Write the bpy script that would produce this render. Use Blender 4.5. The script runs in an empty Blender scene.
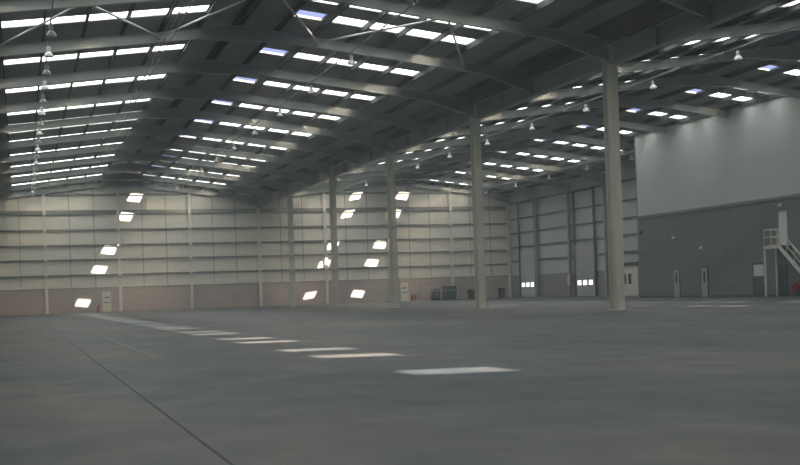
import bpy, bmesh, math, random
from mathutils import Vector, Matrix
R = random.Random(7)
C = bpy.context.scene.collection
sc = bpy.context.scene

# ---------------------------------------------------------------- camera
YAW, PIT, ROLL, H = .3136, .0007, .0331, 1.1652
fw = Vector((math.sin(YAW) * math.cos(PIT), math.cos(YAW) * math.cos(PIT), math.sin(PIT)))
rt = Vector((math.cos(YAW), -math.sin(YAW), 0))
up = rt.cross(fw)
e1 = rt * math.cos(ROLL) - up * math.sin(ROLL) * -1 * -1
e2 = rt * math.sin(ROLL) + up * math.cos(ROLL)
e1 = e2.cross(-fw)
M = Matrix((( e1.x, e2.x, -fw.x, 0), (e1.y, e2.y, -fw.y, 0), (e1.z, e2.z, -fw.z, H), (0, 0, 0, 1)))
cd = bpy.data.cameras.new('camera'); cam = bpy.data.objects.new('camera', cd); C.objects.link(cam)
cam.matrix_world = M
cd.sensor_width = 36; cd.lens = 1173.94 * 36 / 800; cd.shift_y = 58.1 / 800
cd.clip_start = .1; cd.clip_end = 600
sc.camera = cam

# ---------------------------------------------------------------- sky, sun, exposure
w = bpy.data.worlds.new('sky'); sc.world = w; w.use_nodes = True
bg = w.node_tree.nodes['Background']
bg.inputs[0].default_value = (.52, .58, 1.0, 1); bg.inputs[1].default_value = .85
sd = bpy.data.lights.new('sun', 'SUN'); sun = bpy.data.objects.new('sun', sd); C.objects.link(sun)
SUNDIR = Vector((-.353, 1.0, -.681)).normalized()
sun.rotation_euler = SUNDIR.to_track_quat('-Z', 'Y').to_euler()
sun.location = (0, -60, 60)
sd.energy = 23; sd.color = (1, .83, .72); sd.angle = .009
GLOW = 2.95                                      # daylight coming through the translucent roof sheets
sc.view_settings.view_transform = 'Standard'; sc.view_settings.look = 'None'
sc.view_settings.gamma = 1; sc.view_settings.use_curve_mapping = False
sc.view_settings.exposure = .38
try:
    sc.cycles.max_bounces = 6; sc.cycles.diffuse_bounces = 4; sc.cycles.caustics_reflective = False
    sc.cycles.caustics_refractive = True; sc.cycles.transparent_max_bounces = 8
except Exception: pass

# ---------------------------------------------------------------- materials
def mat(name, col, rough=.6, metal=0.0, var=0.0, scale=1.0, col2=None, bump=0.0, bscale=20, spec=.5, stretch=(1, 1, 1)):
    m = bpy.data.materials.new(name); m.use_nodes = True
    nt = m.node_tree; b = nt.nodes['Principled BSDF']
    b.inputs['Roughness'].default_value = rough; b.inputs['Metallic'].default_value = metal
    b.inputs['Specular IOR Level'].default_value = spec
    b.inputs['Base Color'].default_value = (*col, 1)
    tc = nt.nodes.new('ShaderNodeTexCoord'); mp = nt.nodes.new('ShaderNodeMapping')
    mp.inputs['Scale'].default_value = stretch
    nt.links.new(tc.outputs['Object'], mp.inputs[0])
    if var or col2:
        n = nt.nodes.new('ShaderNodeTexNoise'); n.inputs['Scale'].default_value = scale; n.inputs['Detail'].default_value = 5
        nt.links.new(mp.outputs[0], n.inputs['Vector'])
        r = nt.nodes.new('ShaderNodeValToRGB'); nt.links.new(n.outputs[0], r.inputs[0])
        c2 = col2 or tuple(c * (1 - var) for c in col)
        r.color_ramp.elements[0].position = .32; r.color_ramp.elements[1].position = .68
        r.color_ramp.elements[0].color = (*c2, 1); r.color_ramp.elements[1].color = (*col, 1)
        nt.links.new(r.outputs[0], b.inputs['Base Color'])
    if bump:
        n2 = nt.nodes.new('ShaderNodeTexNoise'); n2.inputs['Scale'].default_value = bscale
        nt.links.new(mp.outputs[0], n2.inputs['Vector'])
        bp = nt.nodes.new('ShaderNodeBump'); bp.inputs['Strength'].default_value = bump; bp.inputs['Distance'].default_value = .02
        nt.links.new(n2.outputs[0], bp.inputs['Height']); nt.links.new(bp.outputs[0], b.inputs['Normal'])
    return m

def math_node(nt, op, a, b=None):
    n = nt.nodes.new('ShaderNodeMath'); n.operation = op
    for i, v in enumerate((a, b)):
        if v is None: continue
        if isinstance(v, (int, float)): n.inputs[i].default_value = v
        else: nt.links.new(v, n.inputs[i])
    return n.outputs[0]

def cladding_mat(name, col, col2, axis, pitch=.2):
    """profiled sheet: shallow ribs running up the wall"""
    m = mat(name, col, .55, 0, 0, .15, col2)
    nt = m.node_tree; b = nt.nodes['Principled BSDF']
    tc = nt.nodes.new('ShaderNodeTexCoord'); s = nt.nodes.new('ShaderNodeSeparateXYZ')
    nt.links.new(tc.outputs['Object'], s.inputs[0])
    v = math_node(nt, 'SINE', math_node(nt, 'MULTIPLY', s.outputs[axis], 2 * math.pi / pitch))
    bp = nt.nodes.new('ShaderNodeBump'); bp.inputs['Strength'].default_value = .5; bp.inputs['Distance'].default_value = .02
    nt.links.new(v, bp.inputs['Height']); nt.links.new(bp.outputs[0], b.inputs['Normal'])
    return m

def block_mat(name, c1, c2, mortar, axis):
    m = mat(name, c1, .85)
    nt = m.node_tree; b = nt.nodes['Principled BSDF']
    tc = nt.nodes.new('ShaderNodeTexCoord'); s = nt.nodes.new('ShaderNodeSeparateXYZ'); cmb = nt.nodes.new('ShaderNodeCombineXYZ')
    nt.links.new(tc.outputs['Object'], s.inputs[0])
    nt.links.new(s.outputs[axis], cmb.inputs[0]); nt.links.new(s.outputs[2], cmb.inputs[1])
    br = nt.nodes.new('ShaderNodeTexBrick'); nt.links.new(cmb.outputs[0], br.inputs[0])
    br.inputs['Scale'].default_value = 1; br.inputs['Brick Width'].default_value = .45; br.inputs['Row Height'].default_value = .225
    br.inputs['Mortar Size'].default_value = .012
    br.inputs['Color1'].default_value = (*c1, 1); br.inputs['Color2'].default_value = (*c2, 1); br.inputs['Mortar'].default_value = (*mortar, 1)
    nt.links.new(br.outputs[0], b.inputs['Base Color'])
    return m

def floor_mat():
    m = mat('concrete_floor', (.15, .155, .145), .5)
    nt = m.node_tree; b = nt.nodes['Principled BSDF']; b.inputs['Specular IOR Level'].default_value = .3
    tc = nt.nodes.new('ShaderNodeTexCoord')
    def noise(scale, stretch, det=6):
        mp = nt.nodes.new('ShaderNodeMapping'); mp.inputs['Scale'].default_value = stretch
        nt.links.new(tc.outputs['Object'], mp.inputs[0])
        n = nt.nodes.new('ShaderNodeTexNoise'); n.inputs['Scale'].default_value = scale; n.inputs['Detail'].default_value = det
        nt.links.new(mp.outputs[0], n.inputs['Vector']); return n.outputs[0]
    r = nt.nodes.new('ShaderNodeValToRGB'); nt.links.new(noise(.22, (1, .5, 1)), r.inputs[0])
    r.color_ramp.elements[0].position = .35; r.color_ramp.elements[1].position = .65
    r.color_ramp.elements[0].color = (.060, .082, .086, 1); r.color_ramp.elements[1].color = (.142, .134, .122, 1)
    r2 = nt.nodes.new('ShaderNodeValToRGB'); nt.links.new(noise(1.7, (1, .55, 1)), r2.inputs[0])
    r2.color_ramp.elements[0].position = .38; r2.color_ramp.elements[1].position = .72
    r2.color_ramp.elements[0].color = (.76, .78, .80, 1); r2.color_ramp.elements[1].color = (1.08, 1.07, 1.05, 1)
    mx = nt.nodes.new('ShaderNodeMixRGB'); mx.blend_type = 'MULTIPLY'; mx.inputs[0].default_value = 1
    nt.links.new(r.outputs[0], mx.inputs[1]); nt.links.new(r2.outputs[0], mx.inputs[2])
    nt.links.new(mx.outputs[0], b.inputs['Base Color'])
    rr = nt.nodes.new('ShaderNodeMapRange'); nt.links.new(noise(.8, (1, 1, 1)), rr.inputs[0])
    rr.inputs[3].default_value = .42; rr.inputs[4].default_value = .68
    nt.links.new(rr.outputs[0], b.inputs['Roughness'])
    return m

def glow_mat(name, col, strength, scatter=None):
    m = bpy.data.materials.new(name); m.use_nodes = True; nt = m.node_tree
    nt.nodes.clear()
    o = nt.nodes.new('ShaderNodeOutputMaterial'); e = nt.nodes.new('ShaderNodeEmission')
    e.inputs[0].default_value = (*col, 1); e.inputs[1].default_value = strength
    if scatter:                                 # sheet that also passes the sun on, spread about its own direction
        g = nt.nodes.new('ShaderNodeBsdfRefraction'); g.inputs['Color'].default_value = (*scatter, 1)
        g.inputs['Roughness'].default_value = .5; g.inputs['IOR'].default_value = 1.08
        ad = nt.nodes.new('ShaderNodeAddShader'); nt.links.new(e.outputs[0], ad.inputs[0]); nt.links.new(g.outputs[0], ad.inputs[1])
        nt.links.new(ad.outputs[0], o.inputs[0]); return m
    nt.links.new(e.outputs[0], o.inputs[0]); return m

def glass_mat(name, tint):
    m = bpy.data.materials.new(name); m.use_nodes = True; nt = m.node_tree
    nt.nodes.clear()
    o = nt.nodes.new('ShaderNodeOutputMaterial'); t = nt.nodes.new('ShaderNodeBsdfTransparent'); g = nt.nodes.new('ShaderNodeBsdfGlossy')
    t.inputs[0].default_value = (*tint, 1); g.inputs['Roughness'].default_value = .1
    x = nt.nodes.new('ShaderNodeMixShader'); x.inputs[0].default_value = .05
    nt.links.new(t.outputs[0], x.inputs[1]); nt.links.new(g.outputs[0], x.inputs[2]); nt.links.new(x.outputs[0], o.inputs[0]); return m

STEEL = mat('grey_painted_steel', (.36, .38, .365), .5, 0, .12, 1.5)
RAFTER = mat('rafter_paint', (.34, .37, .36), .36, .4, .12, 1.2)
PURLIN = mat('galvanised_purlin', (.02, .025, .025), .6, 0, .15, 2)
RAIL = mat('galvanised_cladding_rail', (.25, .26, .235), .5, .2, .15, 2)
POST = mat('pale_post_paint', (.85, .83, .74), .5, 0, .08, 2)
COLM = mat('pale_column_paint', (.60, .60, .51), .5, 0, .1, 1.5)
LINER = mat('roof_liner_sheet', (.25, .28, .275), .6, 0, .15, .5)
BRIGHT = mat('bright_galvanised_steel', (.62, .62, .58), .4, .3, .1, 6)
CABLE = mat('pale_conduit', (.27, .27, .25), .5, .1, .2, 4)
WHITE = mat('white_enamel', (.75, .75, .70), .4, 0, .06, 8)
PLASTER = mat('white_office_panels', (.62, .655, .62), .8, 0, .07, .25)
RAIL2 = mat('dark_wall_rail', (.11, .125, .12), .5, 0, .15, 2)
JOINTC = mat('sheet_joint_strip', (.50, .48, .42), .5, 0, .1, 2)
DOORC = mat('cream_door_paint', (.80, .78, .62), .5, 0, .06, 3)
DARK = mat('dark_rubber', (.03, .035, .035), .7, 0, .3, 10)
DKFRAME = mat('dark_door_steel', (.07, .085, .085), .5, 0, .2, 6)
DOORG = mat('grey_door_sheet', (.42, .44, .42), .5, 0, .08, 3)
GREEN = mat('dark_green_paint', (.05, .12, .10), .5, 0, .2, 5)
TEAL = mat('teal_paint', (.02, .10, .09), .5, 0, .2, 5)
RED = mat('red_enamel', (.42, .04, .03), .4, 0, .2, 9)
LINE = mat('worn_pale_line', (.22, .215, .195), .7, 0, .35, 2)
JOINT = mat('dark_joint_sealant', (.07, .075, .075), .8, 0, .3, 3)
BLACK = mat('black_plastic', (.02, .02, .02), .4, 0, .3, 9)
CLAD_FAR = cladding_mat('cream_cladding', (.93, .88, .74), (.86, .83, .74), 0)
CLAD_R = cladding_mat('grey_cladding', (.56, .61, .60), (.50, .55, .54), 1)
BLK_FAR = block_mat('pinkish_blockwork', (.55, .46, .41), (.49, .42, .375), (.42, .36, .33), 0)
BLK_R = block_mat('grey_blockwork_wall', (.27, .28, .265), (.235, .245, .235), (.16, .165, .16), 1)
BLK_O = block_mat('office_blockwork', (.205, .225, .215), (.175, .195, .185), (.14, .155, .15), 1)
FLOOR = floor_mat()
GRP = glow_mat('translucent_roof_sheet', (.95, 1, .94), GLOW, (1.0, .96, .80))
DAYPANE = glow_mat('daylit_pane', (.95, .98, 1), 1.6)
CLEAR = glass_mat('clear_roof_glazing', (.92, .95, 1))
DKGLASS = mat('dark_pane', (.03, .04, .045), .15, 0, .2, 3)

# ---------------------------------------------------------------- helpers
class MB:
    def __init__(s): s.v = []; s.f = []
    def quad(s, *p):
        n = len(s.v); s.v += [tuple(q) for q in p]; s.f.append(tuple(range(n, n + len(p)))); return s
    def box(s, x0, x1, y0, y1, z0, z1):
        n = len(s.v)
        s.v += [(x, y, z) for z in (z0, z1) for x, y in ((x0, y0), (x1, y0), (x1, y1), (x0, y1))]
        s.f += [tuple(n + i for i in q) for q in ((3, 2, 1, 0), (4, 5, 6, 7), (0, 1, 5, 4), (1, 2, 6, 5), (2, 3, 7, 6), (3, 0, 4, 7))]
        return s
    def prism(s, poly, a, b, axis=1):
        """poly in the plane across `axis`, extruded from a to b"""
        n = len(s.v); k = len(poly)
        def P(p, t): return (p[0], t, p[1]) if axis == 1 else ((t, p[0], p[1]) if axis == 0 else (p[0], p[1], t))
        s.v += [P(p, a) for p in poly] + [P(p, b) for p in poly]
        s.f.append(tuple(range(n, n + k))); s.f.append(tuple(range(n + 2 * k - 1, n + k - 1, -1)))
        for i in range(k):
            j = (i + 1) % k; s.f.append((n + i, n + k + i, n + k + j, n + j))
        return s
    def tube(s, a, b, r, n=8, r2=None):
        a, b = Vector(a), Vector(b); d = (b - a).normalized()
        u = d.orthogonal().normalized(); v = d.cross(u); k = len(s.v); r2 = r if r2 is None else r2
        for c, q in ((a, r), (b, r2)):
            s.v += [tuple(c + (u * math.cos(t) + v * math.sin(t)) * q) for t in (2 * math.pi * i / n for i in range(n))]
        s.f.append(tuple(k + i for i in range(n - 1, -1, -1))); s.f.append(tuple(k + n + i for i in range(n)))
        for i in range(n):
            j = (i + 1) % n; s.f.append((k + i, k + j, k + n + j, k + n + i))
        return s
    def lathe(s, prof, cx=0, cy=0, n=14):
        k = len(s.v)
        for r, z in prof:
            s.v += [(cx + r * math.cos(2 * math.pi * i / n), cy + r * math.sin(2 * math.pi * i / n), z) for i in range(n)]
        for a in range(len(prof) - 1):
            for i in range(n):
                j = (i + 1) % n; s.f.append((k + a * n + i, k + a * n + j, k + (a + 1) * n + j, k + (a + 1) * n + i))
        return s
    def build(s, name, m, parent=None, bevel=0, solid=0):
        me = bpy.data.meshes.new(name); me.from_pydata(s.v, [], s.f); me.update()
        bm = bmesh.new(); bm.from_mesh(me); bmesh.ops.recalc_face_normals(bm, faces=bm.faces); bm.to_mesh(me); bm.free()
        me.materials.append(m)
        o = bpy.data.objects.new(name, me); C.objects.link(o)
        if parent: o.parent = parent
        if bevel:
            b = o.modifiers.new('bevel', 'BEVEL'); b.width = bevel; b.segments = 2; b.limit_method = 'ANGLE'
        if solid:
            b = o.modifiers.new('thickness', 'SOLIDIFY'); b.thickness = solid; b.offset = 1
        return o
def tag(o, label, cat, group=None):
    o['label'] = label; o['category'] = cat
    if group: o['group'] = group
    return o
def struct(o): o['kind'] = 'structure'; return o
def thing(name, label, cat, loc, group=None, rz=0):
    o = bpy.data.objects.new(name, None); C.objects.link(o); o.location = loc; o.rotation_euler.z = rz
    o.empty_display_size = .3
    return tag(o, label, cat, group)
def dup(root, loc, label):
    r = root.copy(); C.objects.link(r); r.location = loc; r['label'] = label
    for ch in list(root.children):
        c = ch.copy(); C.objects.link(c); c.parent = r
        for g in list(ch.children):
            d = g.copy(); C.objects.link(d); d.parent = c
    return r
ORD = ['zeroth', 'first', 'second', 'third', 'fourth', 'fifth', 'sixth', 'seventh', 'eighth', 'ninth', 'tenth', 'eleventh', 'twelfth',
       'thirteenth', 'fourteenth', 'fifteenth', 'sixteenth', 'seventeenth', 'eighteenth']

# ---------------------------------------------------------------- building dimensions
XV = 25.69; P = 7.642; S2 = 2 * P; BAY = 8.2588; YF = 130.02; YB = -12.5
RIDGE = (XV - S2, XV + S2); XL = XV - 2 * S2; XR = XV + 2 * S2       # ridges, left wall, right wall
ZE, RISE = 12.55, 1.89                                               # roof sheet height at the valley, rise to the ridge
XO, YO, ZBLK = 48.4, 85.4, 6.52                                      # office block face, its far end, its blockwork height
def zroof(x):
    r = RIDGE[0] if x < XV else RIDGE[1]
    return ZE + RISE * (1 - abs(x - r) / S2)
SL = RISE / S2
FR = [YF - BAY * n for n in range(0, 18)]
D0, DC, NC = 1.9, 1.78, 5                                            # rooflights: start off the ridge, cell length, cells
OFF = (2.45, 5.45); HW = .62                                           # two strips in each bay, half width

# ---------------------------------------------------------------- setting
fl = struct(MB().box(XL - .5, XR + .5, YB - .5, YF + .5, -.3, 0).build('floor', FLOOR))
SLOPES = [(RIDGE[0], -1), (RIDGE[0], 1), (RIDGE[1], -1), (RIDGE[1], 1)]
strips = [(FR[n] + o) for n in range(1, 18) for o in OFF if FR[n] + o - HW > YB]
strips.sort()
def cells(ri, sgn, y):
    xs = []
    for k in range(NC):
        a, b = D0 + DC * k, D0 + DC * (k + 1)
        if ri == RIDGE[1] and sgn > 0 and y < YO + 1 and ri + b > XO + .2: continue
        xs.append((a, b))
    return xs
cl = MB()
T = .12
def sheet(mb, x0, x1, y0, y1):
    x0, x1 = min(x0, x1), max(x0, x1)
    za = zroof(x0 + 1e-5); zb = zroof(x1 - 1e-5)
    n = len(mb.v)
    mb.v += [(x0, y0, za), (x1, y0, zb), (x1, y1, zb), (x0, y1, za), (x0, y0, za + T), (x1, y0, zb + T), (x1, y1, zb + T), (x0, y1, za + T)]
    mb.f += [tuple(n + i for i in q) for q in ((3, 2, 1, 0), (4, 5, 6, 7), (0, 1, 5, 4), (1, 2, 6, 5), (2, 3, 7, 6), (3, 0, 4, 7))]
for ri, sg in SLOPES:
    y = YB
    for ys in strips:
        sheet(cl, ri, ri + sg * S2, y, ys - HW)
        cs = cells(ri, sg, ys)
        sheet(cl, ri, ri + sg * cs[0][0], ys - HW, ys + HW)
        sheet(cl, ri + sg * cs[-1][1], ri + sg * S2, ys - HW, ys + HW)
        y = ys + HW
    sheet(cl, ri, ri + sg * S2, y, YF + .3)
struct(cl.build('ceiling', LINER))

wn = 0
for si, (ri, sg) in enumerate(SLOPES):
    for ys in strips:
        wn += 1
        clear = {1: 0, 2: 0, 3: 0}.get(si, -1)
        if ys < -5: clear = -1
        mb = MB(); g = None
        for k, (a, b) in enumerate(cells(ri, sg, ys)):
            x0, x1 = sorted((ri + sg * (a - .03), ri + sg * (b + .03)))
            dz = .05
            if k == clear:
                x0, x1 = sorted((ri + sg * a, ri + sg * b)); KA, KB = (.25, .15) if sg > 0 else (.15, .25)
                g = MB().quad((x0 + KA, ys - HW, zroof(x0 + KA) + dz), (x1 - KB, ys - HW, zroof(x1 - KB) + dz), (x1 - KB, ys + HW, zroof(x1 - KB) + dz), (x0 + KA, ys + HW, zroof(x0 + KA) + dz))
                fb = MB()
                for p, q in ((x0, x0 + KA), (x1 - KB, x1)): sheet(fb, p, q, ys - HW, ys + HW)
            else:
                e = .04; mb.quad((x0, ys - HW - e, zroof(x0) + dz), (x1, ys - HW - e, zroof(x1) + dz), (x1, ys + HW + e, zroof(x1) + dz), (x0, ys + HW + e, zroof(x0) + dz))
        o = struct(mb.build('window_%d' % wn, GRP))
        if g:
            g.build('clear_pane', CLEAR, o); fb.build('pane_kerb', LINER, o)

# far gable wall: blockwork below, cladding above, vertical sheet joints
wf = MB()
ZB2 = 2.6
wf.prism([(XL - .3, ZB2), (XR + .3, ZB2), (XR + .3, ZE), (RIDGE[1], ZE + RISE + .1), (XV, ZE + .05), (RIDGE[0], ZE + RISE + .1), (XL - .3, ZE)], YF, YF + .25)
wf = struct(wf.build('wall_far', CLAD_FAR))
MB().box(XL - .3, XR + .3, YF - .1, YF + .25, 0, ZB2).build('blockwork', BLK_FAR, wf)
MB().box(XL, XR, YF - .14, YF - .1, ZB2 - .02, ZB2 + .06).build('drip_flashing', RAIL, wf)
jm = MB(); x = XL + P / 3
while x < XR:
    if abs(((x - XL) / P) - round((x - XL) / P)) > .1: jm.box(x - .045, x + .045, YF - .03, YF, ZB2, zroof(x) - .1)
    x += P / 3
jm.build('sheet_joint', JOINTC, wf)['label'] = 'thin vertical joints between cladding sheets'

wr = struct(MB().box(XR, XR + .25, YO, YF + .3, ZB2, ZE).build('wall_right', CLAD_R))
MB().box(XR - .1, XR + .25, YO, YF, 0, ZB2).build('blockwork', BLK_R, wr)
struct(MB().box(XL - .3, XL, YB, YF, 0, ZE).build('wall_left', CLAD_R))
struct(MB().prism([(XL, 0), (XR, 0), (XR, ZE), (RIDGE[1], ZE + RISE), (XV, ZE), (RIDGE[0], ZE + RISE), (XL, ZE)], YB - .3, YB).build('wall_back', CLAD_R))
wo = struct(MB().prism([(XO, ZBLK), (XO + .2, ZBLK), (XO + .2, zroof(XO + .2)), (XO, zroof(XO))], YB, YO).build('wall_office_upper', PLASTER))
MB().box(XO - .06, XO, YB, YO, ZBLK - .06, ZBLK + .14).build('dark_flashing', RAIL, wo)
struct(MB().box(XO, XO + .2, YB, YO, 0, ZBLK).build('wall_office_lower', BLK_O))
we = MB().prism([(XO, 0), (XR, 0), (XR, ZE), (XO, zroof(XO))], YO, YO + .2); struct(we.build('wall_office_end', BLK_R))
struct(MB().box(XO - .025, XO, YB, YO, 0, .14).build('baseboard_office', DKFRAME))

# floor joints and worn line
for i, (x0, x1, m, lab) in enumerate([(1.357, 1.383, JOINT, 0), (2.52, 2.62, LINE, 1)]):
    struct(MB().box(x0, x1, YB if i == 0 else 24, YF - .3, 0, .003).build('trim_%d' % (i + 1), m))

# ---------------------------------------------------------------- steel frame
def isection(L0, L1, depth, width, t=.03):
    """I-shaped outline for an upright: web along Y, flanges across X"""
    d, w_ = depth / 2, width / 2
    return [(-w_, -d), (w_, -d), (w_, -d + t), (t / 2, -d + t), (t / 2, d - t), (w_, d - t), (w_, d), (-w_, d), (-w_, d - t), (-t / 2, d - t), (-t / 2, -d + t), (-w_, -d + t)]
def upright(name, label, cat, x, y, top, depth, width, m, group, base=True, swap=False, t=.03):
    o = thing(name, label, cat, (x, y, 0), group)
    poly = isection(0, 0, depth, width, t)
    if swap: poly = [(b, a) for a, b in poly]
    MB().prism(poly, 0, top, axis=2).build('shaft', m, o)
    a, b = (depth, width) if swap else (width, depth)
    if base:
        bp = MB().box(-a / 2 - .08, a / 2 + .08, -b / 2 - .08, b / 2 + .08, 0, .04).build('base_plate', m, o)
        for sx in (-1, 1):
            for sy in (-1, 1):
                MB().tube((sx * (a / 2 + .04), sy * (b / 2 + .04), .04), (sx * (a / 2 + .04), sy * (b / 2 + .04), .1), .02, 6).build('bolt', BRIGHT, bp)
        MB().box(-a / 2 - .02, a / 2 + .02, -b / 2 - .02, b / 2 + .02, top, top + .03).build('cap_plate', m, o)
    return o
YC0 = 47.435
colnames = ['largest and nearest pale steel column, rightmost of the valley row', 'second nearest pale steel column of the valley row, left of the largest',
            'third nearest pale steel column of the valley row, mid picture', 'fourth nearest pale steel column of the valley row',
            'fifth and farthest free standing steel column of the valley row']
ycol = [YC0 + 2 * BAY * k for k in range(5)]
for k, yc in enumerate(ycol):
    o = upright('steel_column', colnames[k], 'column', XV, yc, 11.9, .75, .38, COLM, 'free standing columns under the roof valley')
    if k < 2: pass

# valley girders between the columns
def girder(y0, y1, label):
    o = thing('valley_girder', label, 'beam', (XV, (y0 + y1) / 2, 0), 'girders under the roof valley')
    L = (y1 - y0) / 2
    MB().prism([(-.19, 11.0), (.19, 11.0), (.19, 11.03), (.012, 11.03), (.012, 11.87), (.19, 11.87), (.19, 11.9), (-.19, 11.9), (-.19, 11.87), (-.012, 11.87), (-.012, 11.03), (-.19, 11.03)], -L, L).build('girder', RAFTER, o)
    n = 4
    for i in range(1, n):
        yy = -L + 2 * L * i / n
        MB().box(-.17, .17, yy - .012, yy + .012, 11.03, 11.87).build('stiffener', RAFTER, o)
    return o
girder(YC0 - 2 * BAY + .4, YC0 - .44, 'grey valley girder running from the nearest column towards the viewer')
for k in range(5):
    y1 = ycol[k + 1] - .44 if k < 4 else YF - .3
    girder(ycol[k] + .44, y1, 'grey valley girder spanning between the %s and %s column of the row' % (['nearest', 'second', 'third', 'fourth', 'fifth'][k], ['second', 'third', 'fourth', 'fifth', 'gable wall'][k]))
gut = MB(); gut.prism([(XV - .5, ZE - .02), (XV - .4, ZE - .35), (XV + .4, ZE - .35), (XV + .5, ZE - .02)], 20, YF - .02)
tag(gut.build('valley_gutter', PURLIN), 'long dark box gutter along the valley between the two roofs', 'gutter')

# rafters: one object per half span
PD, RD = .28, .48
def rafter(ri, sg, y, label, group, dcut=None, n=0):
    o = thing('roof_rafter', label, 'rafter', (ri, y, 0), group)
    dend = (dcut if dcut else S2 - .02)
    top = lambda d: ZE + RISE * (1 - d / S2) - PD - .01
    def strip(za, zb, d0, d1, hw, mb):
        P4 = [(sg * d0, za(d0)), (sg * d1, za(d1)), (sg * d1, zb(d1)), (sg * d0, zb(d0))]
        mb.prism(P4, -hw, hw)
    mb = MB()
    strip(lambda d: top(d), lambda d: top(d) - .025, 0, dend, .11, mb)
    strip(lambda d: top(d) - .025, lambda d: top(d) - RD + .025, 0, dend, .012, mb)
    strip(lambda d: top(d) - RD + .025, lambda d: top(d) - RD, 0, dend, .11, mb)
    mb.build('rafter', RAFTER, o)
    if not dcut:
        hb = MB(); h0 = S2 - 2.8
        bot = lambda d: top(d) - RD - .001 - (d - h0) / 2.8 * .55
        strip(lambda d: top(d) - RD - .001, bot, h0, dend - .0, .012, hb)
        strip(bot, lambda d: bot(d) - .025, h0, dend - .0, .11, hb)
        hb.build('haunch', RAFTER, o)
        MB().box(sg * dend - (.02 if sg > 0 else 0), sg * dend + (0 if sg > 0 else .02), -.13, .13, top(dend) - RD - .6, top(dend)).build('end_plate', RAFTER, o)
    ab = MB(); h1 = 1.8
    strip(lambda d: top(d) - RD - .001, lambda d: top(d) - RD - .02 - .25 * (1 - d / h1), 0, h1, .012, ab)
    strip(lambda d: top(d) - RD - .02 - .25 * (1 - d / h1), lambda d: top(d) - RD - .045 - .25 * (1 - d / h1), 0, h1, .11, ab)
    ab.build('apex_haunch', RAFTER, o)
    return o
nave = ['left', 'right']
for si, (ri, sg) in enumerate(SLOPES):
    nm = ['left slope of the near roof', 'right slope of the near roof', 'left slope of the right-hand roof', 'right slope of the right-hand roof'][si]
    for n in range(0, 12):
        y = FR[n] if n else YF - .45
        dc = None
        if si == 3 and y < YO: dc = XO - ri - .01
        lab = ('rafter set against the cream gable wall, %s' % nm) if n == 0 else '%s steel rafter from the gable wall, %s' % (ORD[n], nm)
        rafter(ri, sg, y, lab, 'rafters on the %s' % nm, dc, n)

# purlins: one continuous run each, with a C-shaped section
dists = [.12] + [D0 + DC * k for k in range(0, 8)]
for si, (ri, sg) in enumerate(SLOPES):
    nm = ['left slope of the near roof', 'right slope of the near roof', 'left slope of the right-hand roof', 'right slope of the right-hand roof'][si]
    for k, d in enumerate(dists):
        x = ri + sg * d
        if d > S2 - .4: continue
        y0 = YB + .05
        if si == 3 and x > XO - .1: y0 = YO + .3
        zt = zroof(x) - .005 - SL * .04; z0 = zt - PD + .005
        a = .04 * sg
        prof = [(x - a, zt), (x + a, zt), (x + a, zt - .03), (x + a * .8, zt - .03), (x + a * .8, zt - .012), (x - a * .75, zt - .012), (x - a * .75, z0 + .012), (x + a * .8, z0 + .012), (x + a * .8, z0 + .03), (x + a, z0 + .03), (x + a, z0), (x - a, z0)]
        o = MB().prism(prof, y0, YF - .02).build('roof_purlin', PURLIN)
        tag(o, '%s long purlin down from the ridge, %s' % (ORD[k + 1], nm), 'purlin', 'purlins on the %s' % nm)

# gable posts
lab = {-3: 'leftmost pale post standing against the far gable wall', -2: 'pale gable post under the near roof ridge, right of the white door',
       -1: 'pale gable post midway between the near ridge and the valley', 0: 'pale gable post under the roof valley', 1: 'pale gable post left of the third nearest column',
       2: 'pale gable post under the right-hand roof ridge, beside the third column', 3: 'pale gable post beside the green cabinet', 4: 'pale corner post where gable and loading wall meet'}
for k in range(-3, 5):
    x = XV + k * P
    if k == 4: x -= .35
    upright('gable_post', lab[k], 'post', x, YF - .35, zroof(min(x, XR - .4)) - PD - RD - (.65 if k in (0, 4) else .32 if k in (-2, 2) else .03), .26, .30, POST, 'posts along the far gable wall', base=False, t=.02)
# gable rails (behind the posts)
for i, z in enumerate((3.9, 5.55, 7.1, 8.75, 10.5, 12.55)):
    segs = [(XL + .05, XR - .05)]
    if z > 12:                                    # only where the gable is tall enough
        segs = [(RIDGE[0] - 9.5, RIDGE[0] + 9.5), (RIDGE[1] - 9.5, RIDGE[1] + 9.5)]
    for j, (a, b) in enumerate(segs):
        hgt = .2 if i != 4 else .46
        mb = MB().prism([(YF - .19, z), (YF - .03, z), (YF - .03, z + .02), (YF - .17, z + .02), (YF - .17, z + hgt - .02), (YF - .03, z + hgt - .02), (YF - .03, z + hgt), (YF - .19, z + hgt)], a, b, axis=0)
        o = mb.build('cladding_rail', RAIL)
        tag(o, ('dark horizontal rail high in the %s gable peak' % ('left' if j == 0 else 'right')) if z > 12 else '%s dark horizontal rail above the blockwork, far gable wall' % ORD[i + 1], 'rail', 'horizontal rails on the far gable wall')

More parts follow.
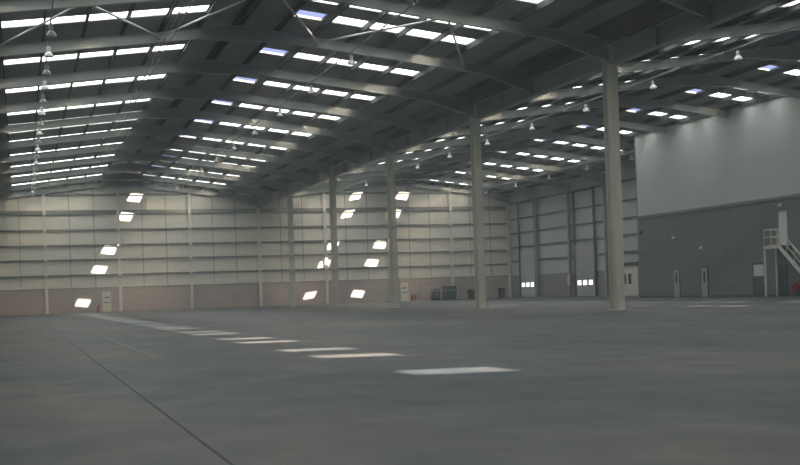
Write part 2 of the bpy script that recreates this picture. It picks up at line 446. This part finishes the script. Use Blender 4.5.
# right loading wall: posts, rails, tall doors
for y, l in ((FR[1], 'grey steel post between the farthest loading door and the rails'), (FR[2], 'grey steel post left of the second loading door'),
             (FR[3], 'grey steel post hidden mostly behind the largest column'), (FR[4], 'grey steel post right by the low white loading door'), (FR[5], 'grey steel post beside the end of the office block')):
    upright('wall_post', l, 'post', XR - .32, y, 11.25, .30, .36, STEEL, 'posts along the loading wall', base=False, swap=True, t=.02)
bays = [(FR[1] + .2, YF - .7, (122.3, 126.7), 'farthest'), (FR[2] + .2, FR[1] - .2, None, 'second'), (FR[3] + .2, FR[2] - .2, (107.6, 112.3), 'third'), (FR[4] + .2, FR[3] - .2, None, 'fourth'), (FR[5] + .2, FR[4] - .2, None, 'fifth')]
for bi, (a, b, hole, bn) in enumerate(bays):
    for i, z in enumerate((4.15, 5.8, 7.45, 9.15, 11.05)):
        rng = [(a, b)]
        if hole and z < 5.5: rng = [(a, hole[0] - .3), (hole[1] + .3, b)]
        mb = MB()
        for p, q in rng:
            if q - p > .3: mb.box(XR - .16, XR - .02, p, q, z, z + .2)
        if mb.v:
            tag(mb.build('wall_rail', RAIL2), '%s dark rail up in the %s bay of the loading wall from the corner' % (ORD[i + 1], bn), 'rail', 'horizontal rails on the loading wall')

def lift_door(y0, y1, hz, label, name, m):
    o = thing(name, label, 'door', (XR - .2, (y0 + y1) / 2, 0), 'tall loading doors')
    L = (y1 - y0) / 2; n = 9; ph = hz / n
    leaf = MB()
    for i in range(n): leaf.box(-.06, 0, -L, L, i * ph + .015, (i + 1) * ph - .005); 
    leaf.box(-.045, 0, -L, L, 0, hz)
    lf = leaf.build('door_leaf', m, o)
    for i in range(3):
        yc = -L + 2 * L * (.17 + .30 * i) + .25
        wf_ = MB().box(-.075, -.055, yc - .52, yc + .52, 1.12, 1.78).build('window_frame', m, lf)
        MB().box(-.085, -.07, yc - .42, yc + .42, 1.2, 1.7).build('pane', DAYPANE, lf)['label'] = 'bright daylit window pane'
    for s in (-1, 1):
        MB().box(-.16, .02, s * L - .11 + s * .12, s * L + .11 + s * .12, 0, 11.0).build('track', DKFRAME, o)
    MB().tube((-.1, -L - .2, 11.1), (-.1, L + .2, 11.1), .14, 12).build('shaft_drum', DKFRAME, o)
    # bottom seal
    MB().box(-.08, .01, -L, L, 0, .05).build('bottom_seal', BLACK, o)
    return o
lift_door(122.4, 126.6, 5.4, 'farthest tall loading door with three bright windows, beside the corner', 'loading_door', CLAD_R)
lift_door(107.9, 112.2, 5.5, 'tall pale loading door with three bright windows left of the largest column', 'loading_door', DOORG)
o = thing('loading_door', 'low white loading door with two dark windows beside the office block', 'door', (XR - .15, 101.1, 0))
lf = MB()
for i in range(5): lf.box(-.06, 0, -1.9, 1.9, i * .58 + .01, (i + 1) * .58 - .008)
lf = lf.box(-.045, 0, -1.9, 1.9, 0, 2.9).build('door_leaf', WHITE, o)
for yy in (-.25, .75): MB().box(-.08, -.055, yy - .27, yy + .27, 1.15, 2.15).build('pane', DKGLASS, lf)
MB().box(-.2, .03, -2.0, 2.0, 2.9, 3.25).build('roller_housing', DKFRAME, o)
for s in (-1, 1): MB().box(-.1, .03, s * 1.97 - .08, s * 1.97 + .08, 0, 2.9).build('track', DKFRAME, o)
# small control box on the post beside the second loading door
o = thing('door_control_box', 'pale control box fixed beside the second tall loading door', 'control box', (XR - .55, FR[2] - .2, 0))
MB().box(-.12, .0, -.22, .22, 1.2, 2.3).build('box', WHITE, o, bevel=.02)
MB().tube((-.06, 0, 0), (-.06, 0, 1.2), .03).build('conduit', CABLE, o)
MB().lathe([(0, 1.97), (.035, 1.97), (.03, 2.0), (0, 2.0)], -.13, 0, 10).build('push_button', RED, o)

# wind bracing in the roof plane
def tuberod(p, q, label):
    a, b = Vector(p), Vector(q)
    o = thing('brace_tube', label, 'brace', tuple(a), 'wind bracing tubes under the near roof')
    MB().tube((0, 0, 0), tuple(b - a), .05, 8).build('tube', BRIGHT, o)
    d = (b - a).normalized()
    for c, s in ((Vector(), 1), (b - a, -1)):
        MB().tube(tuple(c - d * s * .12), tuple(c + d * s * .12), .075, 8).build('end_cleat', BRIGHT, o)
yf_, yn_ = FR[9], FR[10]
def zb(x): return zroof(x) - PD - RD * .55
seq = [(-11.4, yf_), (-7.6, yn_), (-3.8, yf_), (0, yn_), (3.8, yf_), (7.6, yn_), (11.4, yf_)]
words = ['leftmost', 'second', 'third', 'fourth', 'fifth', 'rightmost']
for i in range(6):
    (d0, y0), (d1, y1) = seq[i], seq[i + 1]
    s0 = -.18 if y0 == yf_ else .18; s1 = -s0
    tuberod((RIDGE[0] + d0, y0 + s0, zb(RIDGE[0] + d0)), (RIDGE[0] + d1, y1 + s1, zb(RIDGE[0] + d1)), '%s bright diagonal bracing tube in the nearest visible roof bay, counting from left' % words[i])

# service pipes along the roof
for x, r, l in ((6.75, .022, 'thin pale pipe under the left roof slope, left of its twin'), (7.05, .022, 'thin pale pipe under the left roof slope, right of its twin'),
                (1.55, .03, 'pale conduit carrying the left row of high bay lamps'), (15.75, .03, 'pale conduit carrying the row of lamps right of the near ridge'),
                (50.3, .03, 'pale conduit carrying the lamps above the loading doors'), (34.5, .03, 'pale conduit carrying the lamps left of the right-hand ridge')):
    y0 = 30 if x < 49 else YO + .5
    o = thing('service_pipe', l, 'pipe', (x, 0, zroof(x) - PD - RD - .1))
    pm = MB().tube((0, y0, 0), (0, YF - .8, 0), r, 6)
    hb = pm; y = y0 + 1
    while y < YF - 1:
        hb.box(-.045, .045, y - .02, y + .02, -.05, .06); y += 2.065
    pm.build('pipe', CABLE, o)
# lamps
def make_lamp(label, group, loc):
    o = thing('high_bay_lamp', label, 'lamp', loc, group)
    MB().tube((0, 0, 0), (0, 0, -.16), .015, 6).build('hanger', CABLE, o)
    MB().lathe([(0, -.15), (.08, -.15), (.09, -.18), (.09, -.34), (.07, -.37), (0, -.37)]).build('gear_housing', BRIGHT, o)
    rf = MB().lathe([(.07, -.36), (.12, -.40), (.18, -.47), (.21, -.58), (.2, -.58), (.165, -.48), (.1, -.42), (.05, -.38)]).build('reflector', WHITE, o)
    MB().lathe([(0, -.42), (.045, -.43), (.06, -.48), (.04, -.54), (0, -.55)]).build('bulb', WHITE, rf)
    return o
proto = None; rows = []
n = 0
for x, ys, g, l in ((1.55, [FR[10] + 1.6 + i * BAY / 2 for i in range(19)], 'left row of high bay lamps under the near roof', '%s nearest high bay lamp in the left row under the near roof'),
                    (15.75, [FR[10] + 7.6 + i * BAY for i in range(9)], 'row of high bay lamps right of the near ridge', '%s nearest high bay lamp in the row right of the near ridge'),
                    (50.3, [FR[5] + .8 + i * BAY for i in range(5)], 'high bay lamps above the loading doors', '%s nearest white high bay lamp above the loading doors'),
                    (34.5, [FR[10] + 3 + i * BAY for i in range(9)], 'high bay lamps left of the right-hand ridge', '%s nearest high bay lamp left of the right-hand roof ridge')):
    for i, y in enumerate(ys):
        loc = (x, y, zroof(x) - PD - RD - .13)
        i1 = ORD[i + 1] if i + 1 < len(ORD) else 'farthest'
        lb = l % i1 if i else l.replace('%s nearest', 'nearest')
        if proto is None: proto = make_lamp(lb, g, loc)
        else:
            q = dup(proto, loc, lb); q['group'] = g

# ---------------------------------------------------------------- office wall: doors, stair, fittings
def leaf_door(name, label, x, y0, y1, z0, z1, m, fm, vision=False, side=-1, top=None):
    """door in a wall that faces -X"""
    o = struct(MB().box(x - .05, x - .0, y0 - .07, y0, z0, z1 + .07).box(x - .05, x, y1, y1 + .07, z0, z1 + .07).box(x - .05, x, y0 - .07, y1 + .07, z1, z1 + .07).build(name, fm))
    lf = MB().box(x - .04, x - .001, y0, y1, z0 + .01, z1).build('door_leaf', m, o)
    yh = y0 + .09
    MB().tube((x - .09, yh, z0 + 1.0), (x - .09, yh + .14, z0 + 1.0), .012).box(x - .09, x - .035, yh - .02, yh + .02, z0 + .96, z0 + 1.04).build('door_handle', BRIGHT, o)
    if top:
        MB().box(x - .052, x - .04, y0 + .06, y1 - .06, top, z1 - .06).build('upper_panel', WHITE, o)['label'] = 'white upper panel'
    if vision:
        MB().box(x - .047, x - .04, (y0 + y1) / 2 - .1, (y0 + y1) / 2 + .1, z0 + 1.1, z1 - .25).build('vision_pane', DKGLASS, o)
    return o
DOORP = mat('pale_office_door', (.40, .41, .38), .5, 0, .06, 3)
leaf_door('door_1', '', XO, 79.35, 80.2, 0, 2.15, DOORP, DKFRAME, True)
leaf_door('door_2', '', XO, 75.45, 76.3, 0, 2.15, DOORP, DKFRAME, True)
leaf_door('door_3', '', XO, 68.5, 69.75, 0, 2.25, DKFRAME, BLACK, False, top=1.4)
leaf_door('door_4', '', XO, 66.05, 66.85, 0, 2.08, TEAL, TEAL)
leaf_door('door_5', '', XO, 65.85, 66.7, 3.42, 5.6, WHITE, DOORG)
o = thing('bulkhead_light', 'small pale bulkhead light above the upper stair door', 'light', (XO, 66.4, 6.05), 'fittings on the office wall')
MB().box(-.12, 0, -.22, .22, -.1, .14).build('housing', DOORG, o, bevel=.03); MB().box(-.16, -.12, -.17, .17, -.05, .09).build('diffuser', WHITE, o)
q = dup(o, (XO, 79.9, 4.6), 'small pale light high above the farther office door'); q = dup(o, (XO, 76.1, 3.65), 'small pale light above the nearer of two pale office doors')
# steel stair with landing
ZL = 3.4; X0s = 47.25
st = thing('steel_stair', 'pale steel stair and landing against the office wall, right edge', 'stair', (47.8, 65.3, 0))
def loc_(mb): 
    mb.v = [(a - 47.8, b - 65.3, c) for a, b, c in mb.v]; return mb
loc_(MB().box(X0s, XO - .03, 65.3, 66.95, ZL - .05, ZL).box(X0s, X0s + .06, 65.3, 66.95, ZL - .22, ZL + .02).box(X0s, XO - .03, 66.9, 66.95, ZL - .22, ZL + .02)).build('landing', POST, st)
for xa, y in ((X0s, 66.87), (XO - .18, 66.98)):
    loc_(MB().box(xa, xa + .1, y - .05, y + .05, 0, ZL - .05)).build('leg', POST, st)
NS = 18; RI = ZL / NS; GO = 3.9 / NS
for x in (X0s + .02, XO - .12):
    loc_(MB().prism([(65.3, ZL + .02), (65.3, ZL - .28), (61.4, -.0), (61.1, .0), (61.1, .2)], x, x + .05, axis=0)).build('stringer', POST, st)
for i in range(1, NS):
    y = 65.3 - GO * i
    loc_(MB().box(X0s + .07, XO - .12, y - .02, y + GO, ZL - RI * i - .035, ZL - RI * i)).build('tread', RAIL, st)
def rail_run(pts, nm):
    mb = MB()
    for h_ in (.55, 1.05):
        for a, b in zip(pts, pts[1:]): mb.tube((a[0], a[1], a[2] + h_), (b[0], b[1], b[2] + h_), .028, 8)
    for a, b in zip(pts, pts[1:]):
        L = (Vector(b) - Vector(a)).length; n = max(1, round(L / 1.0))
        for i in range(n + 1):
            c = Vector(a).lerp(Vector(b), i / n); mb.tube((c.x, c.y, c.z), (c.x, c.y, c.z + 1.05), .025, 8)
    loc_(mb).build(nm, POST, st)
rail_run([(XO - .1, 66.92, ZL), (X0s + .04, 66.92, ZL), (X0s + .04, 65.35, ZL)], 'guard_rail')
rail_run([(X0s + .04, 65.3, ZL), (X0s + .04, 61.3, .1)], 'handrail')
# red hose reel under the stair
o = thing('hose_reel', 'dark red hose reel on the wall under the stair', 'hose reel', (XO, 65.1, .55))
MB().prism([(.32 * math.cos(t), .32 * math.sin(t)) for t in (2 * math.pi * i / 20 for i in range(20))], -.22, -.02, axis=0).build('drum', RED, o, bevel=.02)
MB().box(-.03, 0, -.1, .1, -.3, .3).build('wall_bracket', DARK, o)
MB().prism([(.1 * math.cos(t), .1 * math.sin(t)) for t in (2 * math.pi * i / 14 for i in range(14))], -.25, -.22, axis=0).build('hub', BLACK, o)

# ---------------------------------------------------------------- things along the far gable wall
YW = YF - .1
def extinguisher(x, label, y=None):
    y = YW - .12 if y is None else y
    o = thing('fire_extinguisher', label, 'fire extinguisher', (x, y, 0), 'fire extinguishers by the gable wall')
    MB().lathe([(0, .0), (.1, .0), (.11, .05), (.11, .55), (.08, .66), (.03, .7), (0, .7)]).build('cylinder', RED, o)
    MB().box(-.05, .05, -.03, .03, .7, .8).box(-.02, .12, -.015, .015, .78, .81).build('valve_handle', BLACK, o)
    MB().tube((.05, -.03, .76), (.14, -.08, .45), .015).build('hose', BLACK, o)
    return o
def gable_door(x0, x1, label, nm):
    o = struct(MB().box(x0 - .08, x0, YW - .06, YW, 0, 2.3).box(x1, x1 + .08, YW - .06, YW, 0, 2.3).box(x0 - .08, x1 + .08, YW - .06, YW, 2.22, 2.3).build(nm, DOORG))
    MB().box(x0, x1, YW - .05, YW - .002, .01, 2.22).build('door_leaf', DOORC, o)
    MB().box(x0 + .1, x1 - .1, YW - .13, YW - .07, 1.0, 1.07).box(x0 + .1, x0 + .16, YW - .08, YW - .04, .98, 1.09).box(x1 - .16, x1 - .1, YW - .08, YW - .04, .98, 1.09).build('push_bar', DARK, o)
    return o
gable_door(8.45, 9.4, '', 'door_6')
gable_door(42.2, 43.15, '', 'door_7')
def sign(x, z, w_, h_, label, m=None):
    o = thing('wall_sign', label, 'sign', (x, YW, z))
    MB().box(-w_ / 2, w_ / 2, -.03, 0, -h_ / 2, h_ / 2).build('board', m or WHITE, o)
    MB().box(-w_ * .36, w_ * .36, -.035, -.03, -h_ * .12, h_ * .12).build('dark_band', BLACK, o)
    return o
o = sign(8.98, 1.55, .7, .5, 'white sign with a dark band on the left gable door'); o.location.y = YW - .052
o = sign(42.65, 1.55, .7, .5, 'white sign with a dark band on the gable door behind the third column'); o.location.y = YW - .052
extinguisher(8.0, 'red fire extinguisher left of the left gable door')
extinguisher(43.55, 'red fire extinguisher right of the second gable door, left of two')
extinguisher(43.95, 'red fire extinguisher right of the second gable door, right of two')
o = thing('steel_cabinet', 'dark brown steel cabinet on the floor left of the green cabinet', 'cabinet', (46.4, YW - .4, 0))
MB().box(-.45, .45, -.35, .35, .05, 1.35).build('body', DKFRAME, o, bevel=.02)
for s in (-1, 1):
    d = MB().box(s * .225 - .215, s * .225 + .215, -.37, -.35, .1, 1.3).build('door', DKFRAME, o)
    MB().box(s * .05 - .015, s * .05 + .015, -.4, -.37, .6, .8).build('handle', BRIGHT, d)
MB().box(-.42, .42, -.32, .32, 0, .05).build('plinth', BLACK, o)
o = thing('equipment_cabinet', 'dark green square equipment cabinet against the gable wall', 'cabinet', (47.95, YW - .95, 0))
MB().box(-.7, .7, -.4, .4, .1, 1.6).build('body', GREEN, o, bevel=.03)
MB().box(-.62, -.02, -.42, -.4, .2, 1.5).build('door', GREEN, o); MB().box(.02, .62, -.42, -.4, .2, 1.5).build('door', GREEN, o)
MB().box(-.72, .72, -.42, .42, 1.6, 1.68).build('lid', STEEL, o)
for s in (-1, 1): MB().box(s * .55 - .1, s * .55 + .1, -.35, .35, 0, .1).build('foot', BLACK, o)
# low railing round the cabinets
o = thing('barrier_rail', 'low grey pipe barrier running along the gable wall', 'barrier', (49.0, YW - 1.8, 0))
for x in (-5.0, -2.5, 0, 2.5, 4.6):
    MB().tube((x, 0, 0), (x, 0, 1.95), .05).build('upright', STEEL, o)
MB().tube((-5.0, 0, 1.9), (4.6, 0, 1.9), .045).tube((-5.0, 0, 1.1), (4.6, 0, 1.1), .035).build('pipe', STEEL, o)
def bin_(x, y, label):
    o = thing('wheeled_bin', label, 'bin', (x, y, 0), 'dark wheeled bins by the gable wall')
    b = MB(); b.v = [(-.26, -.3, .12), (.26, -.3, .12), (.26, .3, .12), (-.26, .3, .12), (-.32, -.36, 1.05), (.32, -.36, 1.05), (.32, .36, 1.05), (-.32, .36, 1.05)]
    b.f = [(3, 2, 1, 0), (4, 5, 6, 7), (0, 1, 5, 4), (1, 2, 6, 5), (2, 3, 7, 6), (3, 0, 4, 7)]
    b.build('body', DARK, o, bevel=.03)
    MB().prism([(-.38, 1.05), (.38, 1.05), (.36, 1.12), (-.3, 1.18), (-.38, 1.1)], -.35, .35, axis=0).build('lid', DARK, o)
    for s in (-1, 1): MB().tube((s * .2, .28, .12), (s * .3, .28, .12), .12, 14).build('wheel', BLACK, o)
    MB().box(-.25, -.18, -.3, -.1, 0, .12).box(.18, .25, -.3, -.1, 0, .12).build('foot', BLACK, o)
    return o
bin_(50.75, YW - .6, 'dark wheeled bin just left of the second nearest column foot')
bin_(54.6, YW - .8, 'dark wheeled bin near the corner of gable and loading wall')
o = thing('junction_box', 'small dark box high on the office block corner', 'box', (XO - .001, 84.9, 5.3))
MB().box(-.16, 0, -.14, .14, -.2, .2).build('casing', DARK, o, bevel=.02); MB().tube((-.06, 0, -.2), (-.06, 0, -1.6), .025).build('conduit', CABLE, o)

# ---------------------------------------------------------------- dusty air inside the hall
hz = bpy.data.materials.new('dusty_air'); hz.use_nodes = True; nt = hz.node_tree; nt.nodes.clear()
ho = nt.nodes.new('ShaderNodeOutputMaterial'); vs = nt.nodes.new('ShaderNodeVolumeScatter')
vs.inputs['Color'].default_value = (.86, .95, 1, 1); vs.inputs['Density'].default_value = .002; vs.inputs['Anisotropy'].default_value = 0
nt.links.new(vs.outputs[0], ho.inputs['Volume'])
hb = MB().prism([(XL + .01, .012), (XR - .01, .012), (XR - .01, ZE - .01), (RIDGE[1], ZE + RISE - .01), (XV, ZE - .01), (RIDGE[0], ZE + RISE - .01), (XL + .01, ZE - .01)], YB + .01, YF - .01).build('haze', hz)
hb['kind'] = 'stuff'; tag(hb, 'thin dusty haze hanging in the air of the whole hall', 'haze')
